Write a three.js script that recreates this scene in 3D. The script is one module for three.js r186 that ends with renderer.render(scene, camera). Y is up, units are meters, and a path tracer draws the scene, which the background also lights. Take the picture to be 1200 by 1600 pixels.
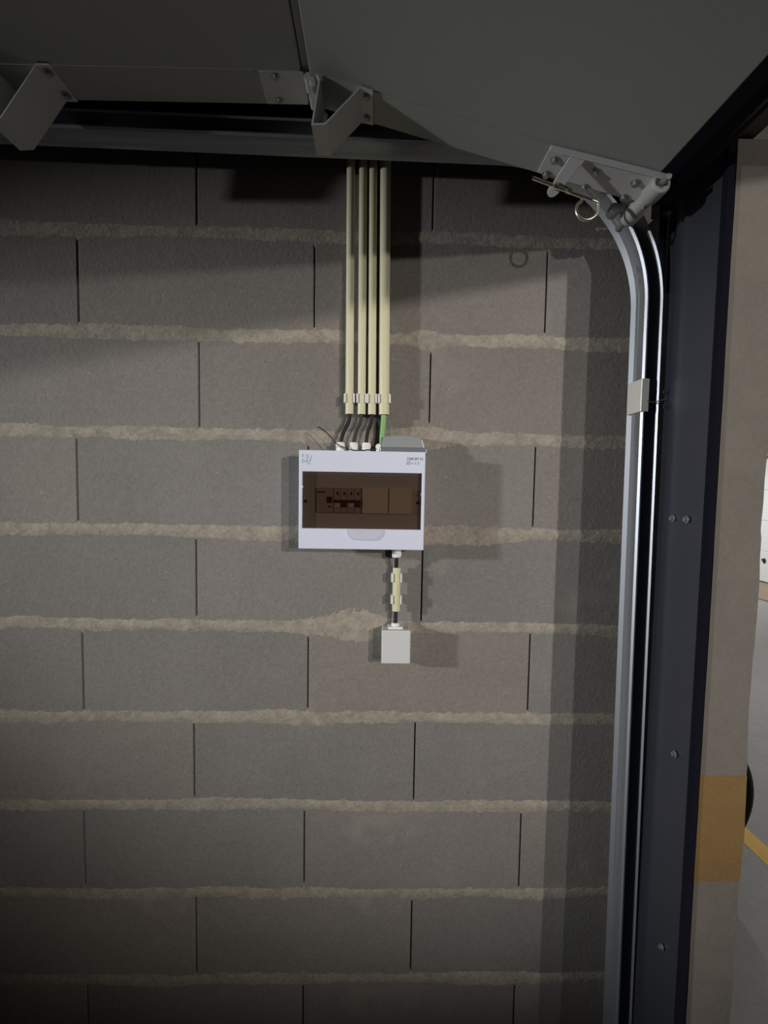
import * as THREE from 'three';
import { RoundedBoxGeometry } from 'three/addons/geometries/RoundedBoxGeometry.js';
import { mergeGeometries, toCreasedNormals } from 'three/addons/utils/BufferGeometryUtils.js';
import { RectAreaLightUniformsLib } from 'three/addons/lights/RectAreaLightUniformsLib.js';

// ------------------------------------------------------------------ camera, lights, exposure
RectAreaLightUniformsLib.init();
const scene = new THREE.Scene();
scene.background = new THREE.Color(0x000000);
const camera = new THREE.PerspectiveCamera(2 * Math.atan(800 / 720) * 180 / Math.PI, 3 / 4, 0.02, 60);
camera.position.set(0, 1.58, 1.016);
camera.rotation.set(-0.05934, -0.01959, 0.01666, 'YXZ');
const renderer = new THREE.WebGLRenderer({ antialias: true });
renderer.toneMapping = THREE.LinearToneMapping;
renderer.toneMappingExposure = 0.94;
renderer.shadowMap.enabled = true;

const FLOOD = { pos: [3.25, 2.60, 4.65], aim: [0.24, 1.62, 0], power: 50, angle: 0.240, size: 1.6 };   // lamp in the aisle, behind on the right
const FLOOD2 = { pos: [3.25, 2.34, 6.9], aim: [0.3, 1.62, 0], power: 40, angle: 0.190, size: 2 };
const WALLSPOT = { pos: [-4.06, 2.12, 1.62], aim: [0.35, 1.38, 0.1], power: 50, angle: 0.235, size: 4 };          // lamp on the rear wall of the garage
const BATTENS = [[3.7, 2.70, -1.6, 130], [4.6, 2.70, -6.8, 370]];                                  // tubes over the aisle

// ------------------------------------------------------------------ helpers
let seed = 7;
const rnd = () => { seed = (seed * 1664525 + 1013904223) >>> 0; return seed / 4294967296; };
const rr = (a, b) => a + (b - a) * rnd();
const used = {};
function numbered(n) { const k = used[n] = (used[n] ?? -1) + 1; return k ? `${n}_${String(k).padStart(3, '0')}` : n; }
function tag(o, label, category, group) { o.userData.label = label; o.userData.category = category; if (group) o.userData.group = group; return o; }
function thing(name, label, category, pos = [0, 0, 0], group) {
  const o = new THREE.Group(); o.name = numbered(name); o.position.set(...pos); scene.add(o); return tag(o, label, category, group);
}
function structure(o, name) { o.name = name; o.userData.kind = 'structure'; scene.add(o); return o; }
function part(name, geo, mat, parent, pos, label) {
  const m = new THREE.Mesh(Array.isArray(geo) ? mergeGeometries(geo.map(g => clean(g))) : geo, mat);
  m.name = name; m.castShadow = m.receiveShadow = true;
  if (pos) m.position.set(...pos);
  if (label) m.userData.label = label;
  parent.add(m); return m;
}
function clean(g) { const q = g.index ? g.toNonIndexed() : g; for (const k of Object.keys(q.attributes)) if (!['position', 'normal', 'uv'].includes(k)) q.deleteAttribute(k); return q; }
const mv = (g, x, y, z) => g.translate(x, y, z);
function rbox(w, h, d, r = 0.002, x = 0, y = 0, z = 0, s = 2) { return new RoundedBoxGeometry(w, h, d, s, Math.min(r, w / 2.1, h / 2.1, d / 2.1)).translate(x, y, z); }
function box3(x0, x1, y0, y1, z0, z1) { return new THREE.BoxGeometry(x1 - x0, y1 - y0, z1 - z0).translate((x0 + x1) / 2, (y0 + y1) / 2, (z0 + z1) / 2); }
function planarUV(g, s = 1, ox = 0, oy = 0) {        // uv in metres from the dominant axis of each normal
  const p = g.attributes.position, n = g.attributes.normal, uv = new Float32Array(p.count * 2);
  for (let i = 0; i < p.count; i++) {
    const ax = Math.abs(n.getX(i)), ay = Math.abs(n.getY(i)), az = Math.abs(n.getZ(i));
    let u, v; if (az >= ax && az >= ay) { u = p.getX(i); v = p.getY(i); } else if (ax >= ay) { u = p.getZ(i); v = p.getY(i); } else { u = p.getX(i); v = p.getZ(i); }
    uv[2 * i] = u * s + ox; uv[2 * i + 1] = v * s + oy;
  }
  g.setAttribute('uv', new THREE.BufferAttribute(uv, 2)); return g;
}
function tube(pts, r, seg = 24, rs = 10, closed = false) { return new THREE.TubeGeometry(new THREE.CatmullRomCurve3(pts.map(p => new THREE.Vector3(...p)), closed), seg, r, rs, closed); }
function cyl(r, h, axis = 'y', x = 0, y = 0, z = 0, seg = 20, r2 = r) {
  const g = new THREE.CylinderGeometry(r, r2, h, seg);
  if (axis === 'x') g.rotateZ(Math.PI / 2); if (axis === 'z') g.rotateX(Math.PI / 2);
  return g.translate(x, y, z);
}
function hexHead(r, h) {      // bolt head with washer, axis +z, base at z = 0
  return mergeGeometries([clean(cyl(r * 1.45, h * 0.3, 'z', 0, 0, h * 0.15, 16)), clean(new THREE.CylinderGeometry(r * 0.92, r, h, 6).rotateX(Math.PI / 2).translate(0, 0, h * 0.7))]);
}
// thick outline around an open polyline (2D), then prisms / sweeps of it
function thick(poly, t) {
  const L = [], R = [];
  for (let i = 0; i < poly.length; i++) {
    const a = poly[Math.max(0, i - 1)], b = poly[i], c = poly[Math.min(poly.length - 1, i + 1)];
    const n1 = i ? norm2(a, b) : norm2(b, c), n2 = i < poly.length - 1 ? norm2(b, c) : n1;
    let nx = n1[0] + n2[0], ny = n1[1] + n2[1]; const l = nx * nx + ny * ny; const k = Math.min(2 / l, 1.6) * t / 2 * 1;
    L.push([b[0] + nx * k, b[1] + ny * k]); R.push([b[0] - nx * k, b[1] - ny * k]);
  }
  return [...L, ...R.reverse()];
}
function norm2(a, b) { const dx = b[0] - a[0], dy = b[1] - a[1], l = Math.hypot(dx, dy) || 1; return [-dy / l, dx / l]; }
function shapeOf(pts) { return new THREE.Shape(pts.map(p => new THREE.Vector2(p[0], p[1]))); }
function extr(pts, depth, bevel = 0, bs = 2) {
  return new THREE.ExtrudeGeometry(pts instanceof THREE.Shape ? pts : shapeOf(pts), { depth, bevelEnabled: bevel > 0, bevelThickness: bevel, bevelSize: bevel, bevelOffset: -bevel, bevelSegments: bs, curveSegments: 10 });
}
function sweepXY(path, prof, zOf) {     // path of {x,y,nx,ny}; prof closed loop of [u,z]; u along the normal
  const P = [], I = [], m = prof.length;
  path.forEach(q => prof.forEach(([u, z]) => P.push(q.x + q.nx * u, q.y + q.ny * u, z)));
  for (let i = 0; i < path.length - 1; i++) for (let j = 0; j < m; j++) {
    const a = i * m + j, b = i * m + (j + 1) % m, c = a + m, d = b + m; I.push(a, b, c, b, d, c);
  }
  const caps = THREE.ShapeUtils.triangulateShape(prof.map(p => new THREE.Vector2(p[0], p[1])), []);
  const o = (path.length - 1) * m;
  for (const [a, b, c] of caps) { I.push(a, c, b); I.push(o + a, o + b, o + c); }
  const g = new THREE.BufferGeometry(); g.setAttribute('position', new THREE.Float32BufferAttribute(P, 3));
  g.setAttribute('uv', new THREE.Float32BufferAttribute(new Float32Array(P.length / 3 * 2), 2)); g.setIndex(I);
  return toCreasedNormals(g.toNonIndexed(), 0.6);
}

// ------------------------------------------------------------------ procedural textures
function lattice(n, sd) { const s = seed; seed = sd; const a = new Float32Array(n * n); for (let i = 0; i < a.length; i++) a[i] = rnd(); seed = s; return a; }
function noiseField(size, cells, sd) {    // tileable value noise, 0..1
  const L = lattice(cells, sd), out = new Float32Array(size * size);
  for (let y = 0; y < size; y++) {
    const fy = y / size * cells, iy = Math.floor(fy); let ty = fy - iy; ty = ty * ty * (3 - 2 * ty); const y0 = iy % cells, y1 = (iy + 1) % cells;
    for (let x = 0; x < size; x++) {
      const fx = x / size * cells, ix = Math.floor(fx); let tx = fx - ix; tx = tx * tx * (3 - 2 * tx); const x0 = ix % cells, x1 = (ix + 1) % cells;
      const a = L[y0 * cells + x0], b = L[y0 * cells + x1], c = L[y1 * cells + x0], d = L[y1 * cells + x1];
      out[y * size + x] = (a + (b - a) * tx) * (1 - ty) + (c + (d - c) * tx) * ty;
    }
  }
  return out;
}
function fbm(size, list, sd) { const o = new Float32Array(size * size); let w = 0; list.forEach(([c, a], k) => { const n = noiseField(size, c, sd + k * 101); for (let i = 0; i < o.length; i++) o[i] += (n[i] - 0.5) * a; w += a; }); return o; }
const toS = v => { v = Math.min(1, Math.max(0, v)); return Math.round(255 * (v <= 0.0031308 ? 12.92 * v : 1.055 * Math.pow(v, 1 / 2.4) - 0.055)); };
function texOf(size, fn, srgb = true) {
  const d = new Uint8Array(size * size * 4);
  for (let i = 0; i < size * size; i++) { const c = fn(i); for (let k = 0; k < 3; k++) d[4 * i + k] = srgb ? toS(c[k]) : Math.min(255, Math.max(0, Math.round(c[k] * 255))); d[4 * i + 3] = 255; }
  const t = new THREE.DataTexture(d, size, size, THREE.RGBAFormat); t.wrapS = t.wrapT = THREE.RepeatWrapping; t.magFilter = THREE.LinearFilter; t.minFilter = THREE.LinearMipmapLinearFilter; t.generateMipmaps = true;
  if (srgb) t.colorSpace = THREE.SRGBColorSpace; t.needsUpdate = true; return t;
}
function specks(size, n, r0, r1, sd) { const s = seed; seed = sd; const o = new Float32Array(size * size); for (let k = 0; k < n; k++) { const cx = rnd() * size, cy = rnd() * size, r = rr(r0, r1), e = rr(0.5, 1.6); for (let y = -Math.ceil(r * 2); y <= r * 2; y++) for (let x = -Math.ceil(r * 2); x <= r * 2; x++) { const q = Math.hypot(x * e, y / e) / r; if (q < 1) { const i = ((Math.floor(cy + y) + size) % size) * size + (Math.floor(cx + x) + size) % size; o[i] = Math.max(o[i], 1 - q * q * 0.6); } } } seed = s; return o; }

const S = 1024;
const coarse = fbm(S, [[3, 0.9], [7, 0.7], [17, 0.45]], 11), fine = fbm(S, [[180, 0.6], [400, 0.7]], 23), smear = fbm(S, [[5, 0.6], [11, 0.6], [40, 0.5]], 37);
const lightDots = specks(S, 90, 0.9, 2.6, 41), darkDots = specks(S, 260, 0.7, 1.9, 53);
const blockMap = texOf(S, i => {
  const k = 1 + coarse[i] * 0.13 + fine[i] * 0.22 - darkDots[i] * 0.28, m = Math.max(0, smear[i] - 0.28) * 1.0, l = lightDots[i] * 0.55;
  const b = [0.206, 0.188, 0.171], t = [0.33, 0.295, 0.24];
  return b.map((c, j) => c * k * (1 - m) + t[j] * m + l * [0.20, 0.185, 0.16][j]);
});
const blockBump = texOf(S, i => { const h = 0.55 + fine[i] * 0.4 + coarse[i] * 0.15 - darkDots[i] * 0.5 + lightDots[i] * 0.3; return [h, h, h]; }, false);
const mfine = fbm(512, [[24, 0.6], [70, 0.6], [200, 0.6]], 71);
const mortarMap = texOf(512, i => { const k = 1 + mfine[i] * 0.42; return [0.29 * k, 0.257 * k, 0.208 * k]; });
const mortarBump = texOf(512, i => { const h = 0.5 + mfine[i] * 0.6; return [h, h, h]; }, false);
const cfine = fbm(S, [[4, 0.5], [12, 0.5], [50, 0.4], [220, 0.5]], 91);
const concreteMap = texOf(S, i => { const k = 1 + cfine[i] * 0.2 - darkDots[i] * 0.12; return [k, k * 0.99, k * 0.98].map(v => v * 0.8); });
const concreteBump = texOf(S, i => { const h = 0.5 + cfine[i] * 0.5; return [h, h, h]; }, false);
function scaled(t, s) { const c = t.clone(); c.repeat.set(s, s); c.needsUpdate = true; return c; }

// ------------------------------------------------------------------ materials
const C = (r, g, b) => new THREE.Color().setRGB(r, g, b);
const std = (c, rough, metal = 0, extra = {}) => new THREE.MeshStandardMaterial({ color: C(...c), roughness: rough, metalness: metal, ...extra });
const blockMats = [[1, 1, 1], [0.95, 0.96, 0.97], [1.04, 1.02, 0.99], [0.98, 0.965, 0.94], [0.92, 0.935, 0.95]].map(c => std(c, 0.95, 0, { map: blockMap, bumpMap: blockBump, bumpScale: 0.0012 }));
const M = {
  core: std([0.05, 0.047, 0.043], 1),
  mortar: std([1, 1, 1], 0.97, 0, { map: mortarMap, bumpMap: mortarBump, bumpScale: 0.0012 }),
  wallPlain: std([0.25, 0.235, 0.21], 0.95, 0, { map: concreteMap, bumpMap: concreteBump, bumpScale: 0.001 }),
  pillar: std([0.185, 0.165, 0.140], 0.9, 0, { map: concreteMap, bumpMap: concreteBump, bumpScale: 0.0012 }),
  yellowBand: std([0.225, 0.132, 0.040], 0.7, 0, { map: concreteMap, bumpMap: concreteBump, bumpScale: 0.0012 }),
  yellowLine: std([0.90, 0.56, 0.13], 0.7, 0, { map: scaled(concreteMap, 0.7) }),
  floor: std([0.36, 0.355, 0.35], 0.55, 0, { map: scaled(concreteMap, 0.5), bumpMap: scaled(concreteBump, 0.5), bumpScale: 0.0006 }),
  floorIn: std([0.30, 0.295, 0.285], 0.75, 0, { map: scaled(concreteMap, 0.5) }),
  threshold: std([0.35, 0.28, 0.20], 0.85, 0, { map: concreteMap }),
  ceiling: std([0.85, 0.83, 0.79], 0.95, 0, { map: concreteMap }),
  fascia: std([0.75, 0.73, 0.69], 0.7, 0, { map: concreteMap }),
  doorPaint: std([0.355, 0.365, 0.335], 0.55, 0, { bumpMap: scaled(blockBump, 3), bumpScale: 0.0002 }),
  stilePaint: std([0.36, 0.365, 0.34], 0.5),
  bracket: std([0.58, 0.575, 0.555], 0.5),
  screw: std([0.40, 0.40, 0.38], 0.45, 0.8),
  zinc: std([0.78, 0.74, 0.60], 0.3, 1),
  galv: std([0.44, 0.46, 0.49], 0.52, 1, { bumpMap: scaled(concreteBump, 2), bumpScale: 0.0002 }),
  clipSteel: std([0.86, 0.83, 0.74], 0.5, 0.45),
  frame: std([0.125, 0.132, 0.165], 0.4, 0.85, { bumpMap: concreteBump, bumpScale: 0.0003 }),
  rail: std([0.06, 0.063, 0.085], 0.5, 0.6),
  rubber: new THREE.MeshPhysicalMaterial({ color: C(0.006, 0.006, 0.011), roughness: 0.9, specularIntensity: 0.25 }),
  tyre: std([0.016, 0.015, 0.015], 0.85),
  black: std([0.014, 0.013, 0.012], 0.5),
  cable: std([0.010, 0.009, 0.009], 0.75),
  greyCable: std([0.035, 0.033, 0.031], 0.75),
  green: std([0.21, 0.40, 0.13], 0.5),
  conduit: std([0.64, 0.60, 0.40], 0.5),
  clip: std([0.66, 0.66, 0.62], 0.5),
  boardWhite: std([0.66, 0.685, 0.80], 0.4),
  boardInner: std([0.66, 0.62, 0.57], 0.5),
  gland: std([0.78, 0.77, 0.74], 0.45),
  jbox: std([0.60, 0.60, 0.595], 0.5),
  jboxBody: std([0.58, 0.58, 0.55], 0.5),
  cover: std([0.27, 0.275, 0.275], 0.3),
  coverRim: std([0.16, 0.165, 0.18], 0.16),
  breaker: std([0.50, 0.40, 0.34], 0.5),
  breakerDark: std([0.09, 0.03, 0.02], 0.4),
  casting: std([0.40, 0.395, 0.375], 0.55),
  blank: std([0.86, 0.78, 0.62], 0.5),
  pane: new THREE.MeshPhysicalMaterial({ color: C(0.57, 0.525, 0.495), transmission: 1, thickness: 0, roughness: 0.06, ior: 1.45 }),
  tabClear: new THREE.MeshPhysicalMaterial({ color: C(0.86, 0.87, 0.92), transmission: 0.55, thickness: 0, roughness: 0.12, ior: 1.45 }),
  farDoor: std([0.80, 0.82, 0.84], 0.45),
  groove: std([0.5, 0.5, 0.52], 0.6),
  lampBody: std([0.5, 0.5, 0.5], 0.5),
};

// ------------------------------------------------------------------ the setting: block wall
const YB = [0, 0.211, 0.421, 0.634, 0.844, 1.052, 1.261, 1.472, 1.683, 1.895, 2.107, 2.318, 2.528, 2.738];
const RX = { 1: -0.902 + 0.25, 2: -0.900, 3: -0.901 + 0.25, 4: -0.901, 5: -0.895 + 0.25, 6: -0.893, 7: -0.898 + 0.25, 8: -0.884, 9: -0.887 + 0.25, 10: -0.886, 11: -0.88 + 0.25, 12: -0.89, 0: -0.89 };
const XL = -4.2, XR = 0.566;
const wallBack = structure(new THREE.Group(), 'wall_back');
part('core', planarUV(box3(XL - 0.1, XR + 0.004, 0, 2.95, -0.2, -0.016)), M.core, wallBack);
{
  const cache = {};
  for (let r = 0; r < YB.length - 1; r++) {
    const y0 = YB[r], y1 = YB[r + 1], base = RX[r] - 10;
    for (let k = 0; k < 40; k++) {
      let a = base + k * 0.5, b = a + 0.5; if (b <= XL + 0.02 || a >= XR - 0.02) continue;
      a = Math.max(a, XL); b = Math.min(b, XR);
      const gap = 0.0026, w = b - a - gap, h = y1 - y0 - 0.011, v = Math.floor(rnd() * 5), key = `${w.toFixed(3)}_${h.toFixed(3)}_${v}`;
      if (!cache[key]) cache[key] = planarUV(new RoundedBoxGeometry(w, h, 0.03, 1, 0.0022), 1, rnd(), rnd());
      const m = part('block', cache[key], blockMats[Math.floor(rnd() * blockMats.length)], wallBack, [(a + b) / 2, (y0 + y1) / 2, -0.015 + rr(-0.0004, 0.0004)]);
      m.rotation.set(rr(-0.0015, 0.0015), rr(-0.001, 0.001), 0);
    }
  }
  // smeared mortar beds with ragged edges, proud of the blocks
  const n1 = (t, s) => { const i = Math.floor(t), f = t - i, h = q => { const z = Math.sin((q + s * 57.3) * 127.1) * 43758.5453; return z - Math.floor(z); }; const g = f * f * (3 - 2 * f); return h(i) * (1 - g) + h(i + 1) * g - 0.5; };
  const blobs = { 6: [[-0.06, 0.012, 0.05], [-0.02, 0.016, 0.045]], 8: [[0.12, 0.012, 0.03], [0.07, 0.008, 0.05]], 7: [[0.14, 0.010, 0.10]], 9: [[0.105, 0.010, 0.02]], 5: [[-0.1, 0.004, 0.1]] };
  for (let r = 1; r < YB.length - 1; r++) {
    const dx = 0.0045, nx = Math.round((XR - XL) / dx), rows = 17, P = [], UV = [], I = [];
    for (let i = 0; i <= nx; i++) {
      const x = XL + (XR - XL) * i / nx;
      let blob = 0; for (const [bx, a, s] of blobs[r] || []) blob += a * Math.exp(-((x - bx) ** 2) / (2 * s * s));
      const up = 0.0165 + blob * 1.0 + n1(x * 9, r) * 0.008 + n1(x * 38, r + 31) * 0.004 + n1(x * 120, r + 71) * 0.003;
      const dn = 0.0170 + blob * 1.2 + n1(x * 8, r + 131) * 0.009 + n1(x * 41, r + 171) * 0.004 + n1(x * 115, r + 191) * 0.003;
      for (let j = 0; j < rows; j++) {
        const t = -1 + 2 * j / (rows - 1), at = Math.abs(t), w = t > 0 ? up : dn, y = YB[r] + t * w * 1.25 + n1(x * 5, r + 211) * 0.004;
        const z = 0.0019 - 0.0030 * Math.pow(at * 1.25, 1.7) + (n1(x * 210, r * 17 + j) + n1(x * 90, r * 29 + j)) * 0.0010 * (0.35 + at);
        P.push(x, y, at > 0.999 ? -0.008 : z); UV.push(x * 2, y * 2);
        if (i && j) { const q = i * rows + j; I.push(q - rows - 1, q - 1, q, q - rows - 1, q, q - rows); }
      }
    }
    const g = new THREE.BufferGeometry(); g.setAttribute('position', new THREE.Float32BufferAttribute(P, 3)); g.setAttribute('uv', new THREE.Float32BufferAttribute(UV, 2)); g.setIndex(I); g.computeVertexNormals();
    part('mortar_bed', g, M.mortar, wallBack);
  }
}
// ------------------------------------------------------------------ the rest of the room and the aisle
const slab = (name, mat, ...b) => structure(new THREE.Mesh(planarUV(box3(...b)), mat), name);
for (const s of [
  slab('floor', M.floor, -4.4, 7.2, -0.2, 0, -14.2, 9.2),
  slab('ceiling', M.ceiling, -4.4, 7.2, 2.74, 2.95, -14.2, 9.2),
  slab('wall_left', M.wallPlain, -4.4, -4.2, 0, 2.74, 0, 2.85),
  slab('wall_front', M.wallPlain, -4.4, 0.654, 0, 2.74, 2.85, 3.05),
  slab('wall_right', M.pillar, 0.572, 0.601, 2.147, 2.74, 0.02, 2.85),
  slab('wall_right_jamb', M.wallPlain, 0.572, 0.654, 0, 2.147, 2.62, 2.85),
  slab('wall_right_neighbour', M.wallPlain, 0.572, 0.654, 0, 2.74, -14, -0.2),
  slab('wall_opposite', M.wallPlain, 6.72, 6.95, 0, 2.74, -14, 9),
  slab('wall_end_far', M.wallPlain, 0.6, 6.95, 0, 2.74, -14.2, -14),
  slab('wall_end_near', M.wallPlain, -4.4, 6.95, 0, 2.74, 9, 9.2),
  slab('wall_left_near', M.wallPlain, -4.4, -4.2, 0, 2.74, 3.05, 9),
  slab('ceiling_beam', M.wallPlain, 1.05, 1.27, 2.208, 2.74, 0.62, 9),
  slab('trim_2', M.threshold, 5.62, 6.72, -0.005, 0.018, -9.6, -4.2),
]) { s.castShadow = s.receiveShadow = true; }

// concrete pillar with a yellow painted band and a ragged outer edge
{
  const g = thing('concrete_pillar', 'rough beige concrete pillar with a yellow painted band beside the door opening', 'pillar', [0.613, 0, 0.07]);
  const w1 = (t, s) => Math.sin(t * 7.3 + s) * 0.5 + Math.sin(t * 17.9 + s * 2.1) * 0.3 + Math.sin(t * 43 + s * 3.7) * 0.16 + Math.sin(t * 97 + s) * 0.07;
  const body = (y0, y1, grow, ny) => {
    const b = new THREE.BoxGeometry(0.082, y1 - y0, 0.37, 4, ny, 4).translate(0, (y0 + y1) / 2, 0), p = b.attributes.position;
    for (let i = 0; i < p.count; i++) {
      let x = p.getX(i), y = p.getY(i), z = p.getZ(i);
      if (x > 0.04) x += 0.0035 * w1(y, 1) + (y > 1.3 && y < 1.5 ? 0.002 : 0) - (z > 0.18 ? 0.002 : 0);
      if (x < -0.04 && z > 0.18) x += 0.0006 * w1(y, 4);
      x += Math.sign(x) * grow * (Math.abs(x) > 0.03 ? 1 : 0); z += Math.sign(z) * grow * (Math.abs(z) > 0.18 ? 1 : 0);
      p.setXYZ(i, x, y, z);
    }
    return planarUV(toCreasedNormals(b.toNonIndexed(), 0.5), 1, 0.3, 0.2);
  };
  part('post', body(0, 2.142, 0, 150), M.pillar, g);
  part('painted_band', body(0.892, 1.085, 0.0006, 14), M.yellowBand, g, null, 'yellow painted band');
}
// ------------------------------------------------------------------ distribution board
{
  const g = thing('distribution_board', 'white surface mounted distribution board with a smoked brown window', 'electrical panel', [-0.0275, 1.445, 0]);
  const W = 0.259, H = 0.203, hw = W / 2;
  part('back_box', rbox(W - 0.016, H - 0.012, 0.052, 0.004, 0, H / 2, 0.026), M.boardWhite, g);
  const outer = shapeOf([[-hw, 0], [hw, 0], [hw, H], [-hw, H]]);
  const wx0 = -0.1225, wx1 = 0.123, wy0 = 0.0425, wy1 = 0.159;
  outer.holes.push(new THREE.Path([[wx0, wy0], [wx0, wy1], [wx1, wy1], [wx1, wy0]].map(p => new THREE.Vector2(...p))));
  part('front_cover', extr(outer, 0.019, 0.0015).translate(0, 0, 0.0465), M.boardWhite, g);
  part('inner_plate', rbox(wx1 - wx0, wy1 - wy0, 0.003, 0.0005, 0.0003, (wy0 + wy1) / 2, 0.0535), M.boardInner, g);
  const pane = part('window_pane', box3(wx0 + 0.001, wx1 - 0.001, wy0 + 0.001, wy1 - 0.001, 0.0642, 0.0656), M.pane, g, null, 'smoked brown transparent window');
  // pull tab of the window
  const tab = new THREE.Shape(); tab.moveTo(-0.034, 0); tab.quadraticCurveTo(-0.030, -0.021, -0.016, -0.0215); tab.lineTo(0.018, -0.0215); tab.quadraticCurveTo(0.031, -0.020, 0.034, 0); tab.closePath();
  part('pull_tab', extr(tab, 0.003, 0.001).translate(0.006, wy0 - 0.001, 0.0672), M.tabClear, g, null, 'clear plastic pull tab');
  for (const [x, y] of [[wx0 + 0.0005, 0.128], [wx1 - 0.0003, 0.116]]) part('hinge_pin', rbox(0.0022, 0.004, 0.003, 0.0008, x, y, 0.066), M.gland, g);
  for (const x of [wx0 + 0.006, wx1 - 0.006]) part('cover_screw', cyl(0.003, 0.003, 'z', x, 0.098, 0.0565, 12), M.breakerDark, g);
  // modules behind the window
  const module = (x0, x1, name, mat) => part(name, rbox(x1 - x0 - 0.0006, 0.052, 0.007, 0.0008, (x0 + x1) / 2, 0.101, 0.058), mat, g);
  const rcd = module(-0.094, -0.059, 'residual_current_device', M.breaker);
  part('test_button', rbox(0.011, 0.013, 0.0025, 0.0006, -0.0672, 0.102, 0.062), M.breakerDark, rcd);
  part('rating_print', rbox(0.016, 0.003, 0.0006, 0.0002, -0.084, 0.118, 0.0618), M.breakerDark, rcd);
  part('rating_print', rbox(0.006, 0.003, 0.0006, 0.0002, -0.067, 0.0875, 0.0618), M.breakerDark, rcd);
  for (let k = 0; k < 4; k++) {
    const x = -0.0585 + k * 0.0142, b = module(x, x + 0.0142, 'circuit_breaker', M.breaker);
    part('toggle', [rbox(0.013, 0.006, 0.002, 0.0004, x + 0.0071, 0.099, 0.0622)], M.breakerDark, b);
    part('toggle', rbox(0.011, 0.0085, 0.003, 0.0006, x + 0.0075, 0.0912, 0.0625), k % 2 ? M.breakerDark : M.boardInner, b);
    part('rating_print', rbox(0.004, 0.006, 0.0006, 0.0002, x + 0.008, 0.1155, 0.0618), M.breakerDark, b);
  }
  for (const [a, b] of [[0.0005, 0.0545], [0.0565, 0.1035]]) part('blank_plate', rbox(b - a, 0.053, 0.007, 0.0008, (a + b) / 2, 0.101, 0.058), M.blank, g);
  // cable glands: three on top, one below
  const gland = () => [cyl(0.0098, 0.007, 'y', 0, 0.0035, 0, 8), cyl(0.0088, 0.010, 'y', 0, 0.012, 0, 20), ...Array.from({ length: 12 }, (_, k) => rbox(0.0016, 0.009, 0.0016, 0.0004, 0.0088 * Math.cos(k * Math.PI / 6), 0.012, 0.0088 * Math.sin(k * Math.PI / 6), 1)), new THREE.TorusGeometry(0.0072, 0.0016, 8, 20).rotateX(Math.PI / 2).translate(0, 0.0175, 0)];
  for (const [x, r] of [[-0.0475, 0.06], [-0.0205, 0], [0.0065, 0]]) { const m = part('cable_gland', gland(), M.gland, g, [x, H + 0.001, 0.03]); m.rotation.z = r; }
  const lower = part('cable_gland', gland(), M.gland, g, [0.0755, -0.001, 0.026]); lower.rotation.z = Math.PI; lower.scale.setScalar(1.08);
  // printed lettering
  const print = (w, h, draw, x, y) => {
    const c = document.createElement('canvas'); c.width = 512; c.height = Math.round(512 * h / w); const q = c.getContext('2d'); q.clearRect(0, 0, c.width, c.height); draw(q, c.width, c.height);
    const t = new THREE.CanvasTexture(c); t.colorSpace = THREE.SRGBColorSpace;
    part('printed_lettering', new THREE.PlaneGeometry(w, h), std([1, 1, 1], 0.5, 0, { map: t, transparent: true }), g, [x, y, 0.0672]);
  };
  print(0.026, 0.026, (q, w, h) => {
    q.strokeStyle = 'rgba(112,118,134,0.75)'; q.lineWidth = 15; q.font = '500 200px sans-serif'; q.fillStyle = 'rgba(118,124,140,0.8)';
    q.font = '190px sans-serif'; 'FIJJ'.split('').forEach((ch, k) => q.fillText(ch, [10, 170, 245, 370][k], 200 + k * 8)); 'DAY'.split('').forEach((ch, k) => q.fillText(ch, [0, 150, 290][k], 400));
    q.fillRect(220, 430, 130, 22);
  }, -hw + 0.0185, H - 0.0185);
  print(0.034, 0.018, (q, w, h) => {
    q.fillStyle = 'rgba(96,102,116,0.95)'; q.font = 'bold 112px sans-serif'; q.fillText('CDM M7 12', 0, 112, 505);
    q.fillStyle = 'rgba(122,126,144,0.9)'; q.font = '92px sans-serif'; q.lineWidth = 12; q.strokeStyle = q.fillStyle; q.fillText('IP', 14, 236); q.strokeRect(4, 152, 110, 96);
    q.beginPath(); q.moveTo(150, 236); q.lineTo(180, 190); q.lineTo(210, 236); q.closePath(); q.fill();
    q.beginPath(); q.arc(290, 208, 38, 1.2, 5.1); q.stroke(); q.beginPath(); q.arc(385, 208, 38, 1.2, 5.1); q.stroke(); q.fillRect(352, 202, 40, 12);
  }, hw - 0.0215, H - 0.0185);
}
// grey hinged cover of a small weatherproof device on the top of the board
{
  const g = thing('weatherproof_cover', 'grey domed weatherproof plastic cover on top of the white distribution board', 'cover', [0.0575, 1.6425, 0]);
  const s = new THREE.Shape(); s.moveTo(-0.048, 0); s.lineTo(-0.0425, 0.031); s.quadraticCurveTo(-0.008, 0.0385, 0.0335, 0.0325); s.lineTo(0.0415, 0.026); s.lineTo(0.0495, 0); s.closePath();
  part('lid', extr(s, 0.030, 0.004, 3).translate(0, 0.0075, 0.006), M.cover, g);
  part('rim', rbox(0.1015, 0.0165, 0.040, 0.004, 0.0008, 0.009, 0.022, 3), M.coverRim, g);
  part('hinge', [cyl(0.006, 0.018, 'z', -0.0525, 0.017, 0.030, 14), rbox(0.008, 0.016, 0.016, 0.002, -0.0535, 0.013, 0.030)], M.gland, g);
}
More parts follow.
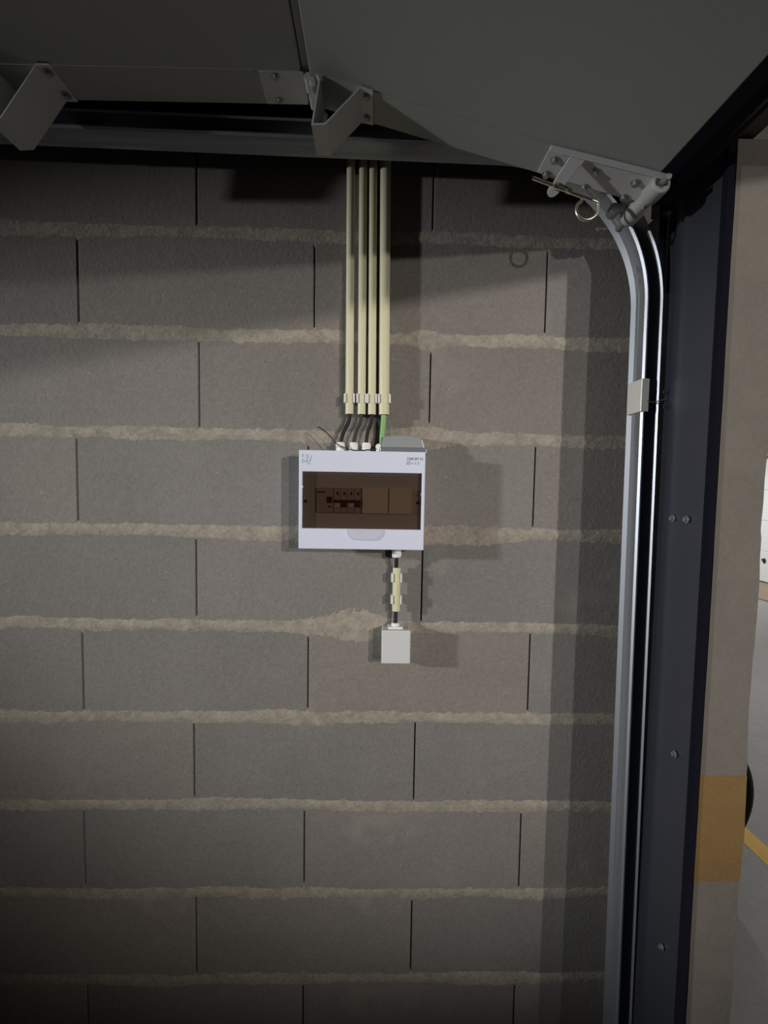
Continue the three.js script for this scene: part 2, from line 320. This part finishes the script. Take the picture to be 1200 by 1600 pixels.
// ------------------------------------------------------------------ conduits, clips and cables
const pipeGeo = (r, len) => new THREE.LatheGeometry([[r * 0.86, 0], [r, 0], [r, len], [r * 0.86, len], [r * 0.86, 0]].map(p => new THREE.Vector2(...p)), 28);
function clipGeo(r) {
  const c = []; for (let k = 0; k <= 22; k++) { const a = (-215 + k / 22 * 250) * Math.PI / 180; c.push([Math.cos(a) * (r + 0.0018), Math.sin(a) * (r + 0.0018)]); }
  const e0 = c[0], e1 = c[c.length - 1]; c.unshift([e0[0] - 0.0006, e0[1] + 0.003]); c.push([e1[0] + 0.0006, e1[1] + 0.003]);
  const ring = extr(thick(c, 0.0036), 0.019).rotateX(Math.PI / 2);   // profile now in x-z (mouth to +z)
  const q = ring; q.computeVertexNormals(); q.translate(0, 0.0095, 0);
  return [q, rbox(r * 1.1, 0.019, 0.006, 0.001, 0, 0, -r - 0.0015)];
}
const conduitData = [
  [0.0086, -0.061, -0.058, 'leftmost cream conduit above the distribution board, with a bent black cable below it', 2.42],
  [0.0086, -0.0355, -0.032, 'second cream conduit from the left of the four above the distribution board', 2.42],
  [0.0086, -0.0150, -0.0100, 'third cream conduit from the left, right beside the thickest conduit', 2.42],
  [0.0112, 0.0105, 0.0160, 'thickest and rightmost cream conduit, with a green cable at its lower end', 2.42],
];
for (const [r, xt, xb, label, top] of conduitData) {
  const g = thing('conduit_pipe', label, 'conduit', [xb, 1.729, 0.0185]); g.rotation.z = -Math.atan2(xt - xb, 0.531);
  part('pipe', pipeGeo(r, top - 1.729), M.conduit, g);
  part('clip', clipGeo(r), M.clip, g, [0, 0.033, 0], 'pale grey pipe clip');
}
{
  const g = thing('conduit_pipe', 'short cream conduit between the distribution board and the small grey box', 'conduit', [0.0495, 1.304, 0.0185]);
  part('pipe', pipeGeo(0.0086, 0.096), M.conduit, g);
  for (const y of [0.026, 0.074]) part('clip', clipGeo(0.0088), M.clip, g, [0, y, 0], 'pale grey pipe clip');
}
{
  const cab = (name, label, pts, r, mat, cat = 'cable') => { const g = tag(new THREE.Mesh(tube(pts, r, 40, 12), mat), label, cat); g.name = numbered(name); g.castShadow = g.receiveShadow = true; scene.add(g); return g; };
  cab('cable', 'black cable bending left out of the leftmost cream conduit into a white gland', [[-0.0585, 1.80, 0.0185], [-0.0575, 1.735, 0.0185], [-0.0585, 1.715, 0.021], [-0.069, 1.69, 0.028], [-0.0745, 1.668, 0.030], [-0.0750, 1.648, 0.030]], 0.0042, M.cable);
  cab('cable', 'dark cable leaving the second cream conduit for the middle gland', [[-0.0325, 1.80, 0.0185], [-0.0315, 1.735, 0.0185], [-0.034, 1.713, 0.021], [-0.043, 1.69, 0.028], [-0.0475, 1.668, 0.030], [-0.048, 1.648, 0.030]], 0.0040, M.greyCable);
  cab('cable', 'dark cable leaving the third cream conduit for the right gland', [[-0.0105, 1.80, 0.0185], [-0.0095, 1.735, 0.0185], [-0.011, 1.713, 0.021], [-0.0185, 1.69, 0.028], [-0.0208, 1.668, 0.030], [-0.021, 1.648, 0.030]], 0.0040, M.cable);
  cab('cable', 'green cable running down from the thickest conduit to the grey cover', [[0.0155, 1.80, 0.0185], [0.0160, 1.735, 0.0185], [0.0145, 1.70, 0.019], [0.0130, 1.684, 0.020], [0.0125, 1.655, 0.021]], 0.0062, M.green);
  cab('cable', 'short black cable through the lower conduit between the board and the small grey box', [[0.0480, 1.445, 0.026], [0.0480, 1.42, 0.026], [0.0485, 1.40, 0.020], [0.0495, 1.35, 0.0185], [0.0490, 1.300, 0.0185], [0.0485, 1.262, 0.0185]], 0.0042, M.cable);
  cab('cable_tie', 'thin dark loose tie end curling out to the left over the white glands', [[-0.122, 1.6975, 0.046], [-0.116, 1.6955, 0.046], [-0.097, 1.680, 0.047], [-0.083, 1.664, 0.046], [-0.066, 1.656, 0.044], [-0.045, 1.651, 0.041], [-0.012, 1.653, 0.040], [0.004, 1.655, 0.036]], 0.0011, M.black, 'cable tie');
}
// small grey junction box
{
  const g = thing('junction_box', 'small square grey junction box on the wall below the distribution board', 'junction box', [0.0497, 1.1945, 0]);
  part('body', rbox(0.060, 0.071, 0.030, 0.003, 0, 0.036, 0.015, 3), M.jboxBody, g);
  part('lid', rbox(0.0625, 0.0735, 0.014, 0.003, 0, 0.036, 0.0365, 3), M.jbox, g);
  part('entry_collar', [rbox(0.032, 0.006, 0.026, 0.001, -0.001, 0.0735, 0.019), cyl(0.0085, 0.010, 'y', -0.001, 0.078, 0.0185, 20, 0.0095)], M.gland, g);
}
// ------------------------------------------------------------------ sectional garage door (open overhead)
const HX = -0.128, HY = 2.265, TH = 0.24922;
{
  const door = thing('sectional_garage_door', 'pale grey sectional garage door raised overhead, its lowest section tilting down', 'garage door', [HX, HY, 0.138]);
  const Z0 = 0, Z1 = 2.56, T = 0.04;
  const frameAt = (x, y, ang) => { const f = new THREE.Group(); f.position.set(x, y, 0); f.rotation.z = ang; door.add(f); return f; };
  // every section is built in its own frame: u along the section (towards the street), v up, z along the opening
  const sections = [[0, 0, -TH, 0, 0.628], [0, 0, 0.0132, -0.532, 0], [-0.532, -0.007, 0.006, -0.532, 0], [-1.064, -0.010, 0.006, -0.532, 0]];
  const xf = (g, x, y, a) => g.rotateZ(a).translate(x, y, 0);
  sections.forEach(([x, y, a, u0, u1], k) => {
    const e = 0.0065, p = part('door_section', xf(planarUV(rbox(u1 - u0 - 2 * e, T, Z1 - Z0, 0.004, (u0 + u1) / 2, T / 2, (Z0 + Z1) / 2, 3), 2), x, y, a), M.doorPaint, door);
    part('end_stile', xf(rbox(u1 - u0 - 2 * e - 0.004, 0.0016, 0.069, 0.0006, (u0 + u1) / 2, -0.0006, 0.0345), x, y, a), M.stilePaint, p);
    if (k) for (const [su, sz] of [[-0.05, 0.059], [-0.053, 0.011], [-0.086, 0.064]]) part('screw', xf(hexHead(su < -0.06 ? 0.0022 : 0.0048, su < -0.06 ? 0.002 : 0.005).rotateX(Math.PI / 2).translate(su, -0.0014, sz), x, y, a), M.screw, p);
    if (k) part('hinge_plate', xf(rbox(0.074, 0.0016, 0.066, 0.0006, -0.040, -0.0018, 0.034), x, y, a), M.bracket, p);
  });
  // dark gap filler of the joints (rubber) and the bottom seal
  part('joint_seal', xf(box3(-0.0055, 0.0085, 0.005, 0.03, 0.0, Z1), 0, 0, -TH / 2), M.stilePaint, door);
  part('joint_seal', xf(box3(-0.0055, 0.0085, 0.005, 0.03, 0.0, Z1), -0.532, -0.007, 0), M.stilePaint, door);
  const seal = thick([[0.620, 0.002], [0.640, -0.001], [0.660, 0.002], [0.671, 0.014], [0.668, 0.028], [0.650, 0.038], [0.622, 0.037]], 0.005);
  part('bottom_seal', xf(extr(seal, Z1 - 0.012).translate(0, 0, 0.006), 0, 0, -TH), M.rubber, door, null, 'black rubber bottom seal');
  // V-shaped side roller brackets at the joints
  const vProf = (a) => thick([[0.1175, -0.0035], [0.096, -0.0035], [0.0365, -0.0865], [0.0145, -0.0885], [0.026, -0.012], [0.022, -0.004]].map(([px, py]) => [px * Math.cos(a) - py * Math.sin(a) * 0 + 0, py + px * Math.tan(a) * (py > -0.02 ? 1 : 0.15)]), 0.0032);
  for (const [x, y, a] of [[0, 0, -TH], [-0.532, -0.007, 0.013]]) {
    const b = part('roller_bracket', extr(vProf(a), 0.072, 0.0004, 1).translate(x, y, 0.001), M.bracket, door, null, 'V-shaped white roller bracket');
    for (const z of [0.016, 0.060]) { const s = part('screw', hexHead(0.0055, 0.005).rotateX(Math.PI / 2).rotateZ(a).translate(x + 0.107 * Math.cos(a), y + 0.107 * Math.sin(a) - 0.005, z), M.screw, b); void s; }
    part('knuckle', [cyl(0.006, 0.030, 'z', x + 0.004, y - 0.006, 0.050, 14), cyl(0.006, 0.026, 'z', x + 0.007, y - 0.008, 0.016, 14), cyl(0.0045, 0.010, 'z', x + 0.012, y - 0.016, 0.066, 12)], M.bracket, b);
    part('roller', [cyl(0.005, 0.06, 'z', x + 0.026, y - 0.012, -0.035, 12), cyl(0.014, 0.018, 'z', x + 0.026, y - 0.012, -0.058, 24)], M.screw, b);
  }
  // corner bracket of the lowest section, in the frame of that section
  {
    const at = g => xf(g, 0, 0, -TH);
    const z = v => v - 0.138;
    const shp = new THREE.Shape([[0.430, 0.004], [0.430, 0.070], [0.598, 0.080], [0.640, 0.078], [0.640, -0.030], [0.606, -0.034], [0.594, 0.004]].map(p => new THREE.Vector2(...p)));
    const plate = extr(shp, 0.0022, 0.0004, 1).rotateX(Math.PI / 2).translate(0, -0.0015, 0);   // plate lies in u-z, faces down
    const lipAng = Math.atan2(0.010, 0.168);
    const lip = rbox(0.2, 0.010, 0.0026, 0.001, 0, 0, 0).rotateY(-lipAng).translate(0.53, -0.006, 0.0745);
    const b = part('corner_bracket', at(mergeGeometries([clean(plate), clean(lip)])), M.bracket, door, null, 'white corner bracket with bolts');
    for (const [u, zz] of [[0.447, 0.183], [0.446, 0.146], [0.522, 0.184], [0.521, 0.142], [0.594, 0.186], [0.595, 0.146]]) part('bolt', at(hexHead(0.0058, 0.006).rotateX(Math.PI / 2).translate(u, -0.0038, z(zz))), M.screw, b);
    // roller holder tube along the opening
    part('roller_holder', at(mergeGeometries([
      new THREE.LatheGeometry([[0.006, 0], [0.0150, 0], [0.0165, 0.004], [0.0165, 0.030], [0.0125, 0.034], [0.0125, 0.066], [0.0165, 0.071], [0.0165, 0.102], [0.014, 0.106], [0.006, 0.106], [0.006, 0]].map(p => new THREE.Vector2(...p)), 24).rotateX(Math.PI / 2).translate(0.626, -0.016, z(0.112)),
    ].map(clean))), M.casting, b);
    part('roller_holder', at(mergeGeometries([rbox(0.020, 0.018, 0.098, 0.003, 0.632, -0.006, z(0.165))].map(clean))), M.casting, b);
    for (const zz of [0.128, 0.168]) part('set_screw', at(cyl(0.0036, 0.004, 'y', 0.627, -0.031, z(zz), 10)), M.screw, b);
    part('roller', at(mergeGeometries([cyl(0.0055, 0.16, 'z', 0.626, -0.016, z(0.155), 14)].map(clean))), M.screw, b);
    // ribbed roller wheel that runs in the track
    part('roller_wheel', at(mergeGeometries([...Array.from({ length: 9 }, (_, k) => clean(rbox(0.022, 0.003, 0.018, 0.0008, 0, 0, 0, 1).rotateZ(k * Math.PI / 9))), clean(cyl(0.009, 0.022, 'z'))].map(g => g.translate(0.592, -0.016, z(0.120))))), M.galv, b);
    // tab that carries the cable rod
    const tab = new THREE.Shape(); tab.moveTo(0.496, 0.004); tab.lineTo(0.469, 0.004); tab.lineTo(0.462, -0.020); tab.lineTo(0.456, -0.044); tab.quadraticCurveTo(0.447, -0.060, 0.459, -0.064); tab.quadraticCurveTo(0.469, -0.065, 0.473, -0.052); tab.lineTo(0.486, -0.018); tab.closePath();
    part('rod_tab', at(extr(tab, 0.003, 0.0006, 1).rotateX(0.72).translate(0, -0.004, z(0.204))), M.bracket, b);
    const rod = [[0.418, -0.043, z(0.181)], [0.46, -0.043, z(0.177)], [0.50, -0.043, z(0.173)], [0.530, -0.043, z(0.171)], [0.545, -0.045, z(0.170)]];
    for (let k = 1; k <= 12; k++) { const a = 0.65 - k / 12 * 4.6; rod.push([0.530 + 0.0185 * Math.cos(a), -0.0575 + 0.0185 * Math.sin(a), z(0.170 - 0.008 * k / 12)]); }
    rod.push([0.516, -0.036, z(0.164)]);
    part('threaded_rod', at(tube(rod, 0.0031, 110, 10)), M.zinc, b, null, 'brass coloured rod bent into a hook');
    for (const u of [0.462, 0.487]) part('nut', at(new THREE.CylinderGeometry(0.0062, 0.0062, 0.007, 6).rotateZ(Math.PI / 2).translate(u, -0.043, z(0.178))), M.zinc, b);
  }
  // lifting cable of the door
}
// ------------------------------------------------------------------ roller track
{
  const g = thing('roller_track', 'curved galvanised steel roller track at the right end of the block wall', 'track', [0.552, 0, 0.08]);
  const path = [], R = 0.285, tilt = 0.008, cx = 0.5215 - R, cy = 1.941;
  for (let k = 0; k <= 12; k++) { const y = 0.004 + (cy - 0.004) * k / 12; path.push({ x: 0.5215 + (cy - y) * tilt - 0.552, y, nx: 1, ny: 0 }); }
  for (let k = 1; k <= 36; k++) { const a = k / 36 * (Math.PI / 2 - 0.012); path.push({ x: cx + R * Math.cos(a) - 0.552, y: cy + R * Math.sin(a), nx: Math.cos(a), ny: Math.sin(a) }); }
  { const q = path[path.length - 1]; for (const d of [0.5, 1.2, 2.1]) path.push({ x: q.x - d, y: q.y + d * 0.012, nx: q.nx, ny: q.ny }); }
  const prof = thick([[0.007, 0.017], [0.006, 0.023], [0.0026, 0.0255], [0.0, 0.0222], [0.0, 0.0035], [0.0028, 0.0], [0.001, -0.004], [0.001, -0.0095], [0.0066, -0.0125], [0.0, -0.026], [0.005, -0.0275], [0.029, -0.026], [0.0325, -0.023], [0.0325, 0.0255], [0.0305, 0.0225]], 0.0016);
  part('rail_channel', sweepXY(path, prof), M.galv, g);
  // joint sleeve with a wire tie and small slots
  part('joint_sleeve', [rbox(0.003, 0.064, 0.050, 0.001, -0.0318, 1.764, 0.004), rbox(0.015, 0.064, 0.003, 0.001, -0.0255, 1.764, 0.0285)], M.clipSteel, g, null, 'pale pressed joint sleeve');
  part('tie_wire', tube([[-0.022, 1.752, 0.029], [-0.012, 1.750, 0.033], [0.002, 1.753, 0.036], [0.012, 1.757, 0.038]], 0.0011, 16, 8), M.zinc, g);
  for (const y of [1.773, 1.740]) part('rivet', cyl(0.0034, 0.004, 'z', -0.015, y, 0.026, 12), M.black, g);
  // dark suspension rail behind the horizontal run
  part('suspension_rail', extr(thick([[-0.044, 2.268], [-0.044, 2.40], [-0.0, 2.40]], 0.003), 2.0).rotateY(-Math.PI / 2).translate(0.552 - 0.868, 0, 0), M.rail, g);
}
// ------------------------------------------------------------------ steel door frame post
{
  const g = thing('door_frame_post', 'dark steel door frame post beside the curved roller track', 'door frame', [0.57, 0, 0.16]);
  const prof = thick([[0.0008, -0.120], [0.0008, -0.054], [-0.001, -0.050], [-0.001, -0.045], [-0.004, -0.030], [-0.004, -0.012], [-0.001, 0.000], [-0.001, 0.006], [-0.0005, 0.010], [0.0, 0.074]], 0.0022);
  const pts = prof.map(([x, z]) => [x, -z]);
  part('post_profile', toCreasedNormals(extr(pts, 2.14).rotateX(-Math.PI / 2), 0.7), M.frame, g);
  part('top_flange', rbox(0.016, 0.17, 0.003, 0.001, -0.0095, 2.055, -0.076).rotateY(0), M.frame, g);
  part('side_seal', extr(thick([[0.0, -0.070], [-0.004, -0.078], [-0.007, -0.092], [-0.002, -0.098]], 0.003), 2.12).rotateX(-Math.PI / 2), M.rubber, g, null, 'black rubber side seal');
  for (const [y, z, r] of [[1.525, -0.006, 0.0046], [1.526, 0.033, 0.0046], [1.088, 0.036, 0.004], [0.70, 0.03, 0.004]]) part('bolt', hexHead(r, 0.005).rotateY(-Math.PI / 2).translate(-0.004, y, z), M.galv, g);
  for (const [y, z] of [[1.770, -0.046], [1.742, -0.043]]) part('bolt', hexHead(0.0044, 0.005).rotateY(-Math.PI / 2).translate(-0.004, y, z), M.rail, g);
}
// ------------------------------------------------------------------ out in the aisle
{
  const g = thing('tyre', 'black rubber tyre peeking out from behind the concrete pillar', 'tyre', [1.262, 0, -0.86]);
  const prof = [[0.19, -0.09], [0.235, -0.105], [0.285, -0.10], [0.312, -0.085], [0.32, -0.06], [0.322, 0], [0.32, 0.06], [0.312, 0.085], [0.285, 0.10], [0.235, 0.105], [0.19, 0.09], [0.19, -0.09]];
  part('tread', new THREE.LatheGeometry(prof.map(p => new THREE.Vector2(...p)), 64).rotateX(Math.PI / 2).translate(0, 0.3225, 0), M.tyre, g);
  part('rim', [new THREE.LatheGeometry([[0.03, 0.03], [0.06, 0.045], [0.14, 0.03], [0.185, 0.08], [0.192, 0.088], [0.192, -0.08], [0.17, -0.06], [0.03, -0.02], [0.03, 0.03]].map(p => new THREE.Vector2(...p)), 40).rotateX(Math.PI / 2).translate(0, 0.3225, 0)], M.screw, g);
}
{
  const m = new THREE.Mesh(planarUV(box3(-0.043, 0.043, 0, 0.0012, -5, 5)), M.yellowLine); m.position.set(1.722, 0, -3.2); m.rotation.y = 0.0; m.name = 'floor_line'; m.receiveShadow = true;
  scene.add(tag(m, 'yellow line painted on the grey floor of the parking aisle', 'floor marking'));
}
{
  const g = thing('white_garage_door', 'closed white garage door across the parking aisle', 'garage door', [6.69, 0.03, -6.75]);
  for (let k = 0; k < 4; k++) part('door_section', rbox(0.04, 0.521, 2.6, 0.006, 0, 0.2615 + k * 0.5245, 0, 2), M.farDoor, g);
  part('bottom_seal', box3(-0.018, 0.02, -0.011, 0.006, -1.3, 1.3), M.rubber, g);
  part('handle', [rbox(0.02, 0.075, 0.035, 0.005, -0.03, 0.36, 0.075), rbox(0.012, 0.03, 0.075, 0.003, -0.04, 0.37, 0.075)], M.black, g, null, 'small black handle');
  const v = thing('louvre_vent', 'dark slatted vent above the white garage door across the aisle', 'vent', [6.70, 2.18, -6.55]);
  part('vent_frame', [box3(-0.02, 0.01, 0, 0.02, -0.8, 0.8), box3(-0.02, 0.01, 0.17, 0.19, -0.8, 0.8), box3(-0.02, 0.01, 0, 0.19, -0.82, -0.8), box3(-0.02, 0.01, 0, 0.19, 0.8, 0.82)], M.lampBody, v);
  part('vent_back', box3(-0.004, 0.009, 0.02, 0.17, -0.8, 0.8), M.black, v);
  for (let k = 0; k < 4; k++) part('slat', rbox(0.004, 0.026, 1.6, 0.001, 0, 0, 0, 1).rotateZ(0.7).translate(-0.012, 0.038 + k * 0.037, 0), M.lampBody, v);
}
// ------------------------------------------------------------------ lamps
function floodlight(L, label, wallX) {
  const g = thing('floodlight', label, 'lamp', L.pos);
  const p = new THREE.Vector3(...L.pos), t = new THREE.Vector3(...L.aim), d = t.clone().sub(p).normalize();
  const q = new THREE.Quaternion().setFromUnitVectors(new THREE.Vector3(0, 0, 1), d);
  const rot = geo => geo.applyQuaternion(q);
  part('housing', rot(mergeGeometries([clean(cyl(0.07, 0.10, 'z', 0, 0, -0.09, 32, 0.05)), clean(new THREE.TorusGeometry(0.068, 0.008, 10, 32).translate(0, 0, -0.035))])), M.lampBody, g);
  if (wallX) part('stem', rbox(L.pos[0] - wallX - 0.05, 0.024, 0.024, 0.004, (wallX - L.pos[0] - 0.05) / 2, 0, -0.045), M.lampBody, g);
  else part('stem', cyl(0.012, 2.76 - L.pos[1], 'y', 0, (2.76 - L.pos[1]) / 2, 0).translate(-d.x * 0.1, -d.y * 0.1, -d.z * 0.1), M.lampBody, g);
  part('lens', rot(cyl(0.06, 0.006, 'z', 0, 0, -0.036, 32)), new THREE.MeshStandardMaterial({ color: 0x222222, emissive: C(1, 0.95, 0.86), emissiveIntensity: 6 }), g);
  const s = new THREE.SpotLight(wallX ? C(0.93, 0.97, 1) : C(1, 0.948, 0.90), L.power, 0, L.angle, 1, 2); s.position.copy(p); s.target.position.copy(t); scene.add(s, s.target);
  s.castShadow = true; s.shadow.radius = L.size; s.shadow.mapSize.set(2048, 2048); s.shadow.bias = -0.0005;
}
floodlight(FLOOD, 'round floodlight hanging low from the aisle ceiling on a short stem');
floodlight(FLOOD2, 'round floodlight hanging close under the aisle ceiling');
floodlight(WALLSPOT, 'small round spotlight on the rear wall of the garage', -4.2);
BATTENS.forEach(([x, y, z, power], k) => {
  const g = thing('batten_light', ['white tube light under the aisle ceiling near the tyre', 'white tube light under the aisle ceiling near the white garage door'][k], 'lamp', [x, y, z]);
  part('housing', rbox(0.10, 0.04, 1.3, 0.008, 0, 0.022, 0), M.lampBody, g);
  part('diffuser', rbox(0.08, 0.02, 1.24, 0.008, 0, -0.006, 0), new THREE.MeshStandardMaterial({ color: 0xdddddd, emissive: C(1, 0.99, 0.97), emissiveIntensity: 2 }), g);
  const l = new THREE.RectAreaLight(C(1, 0.985, 0.96), power, 0.08, 1.24); l.position.set(x, y - 0.02, z); l.lookAt(x, 0, z); scene.add(l);
});

renderer.render(scene, camera);
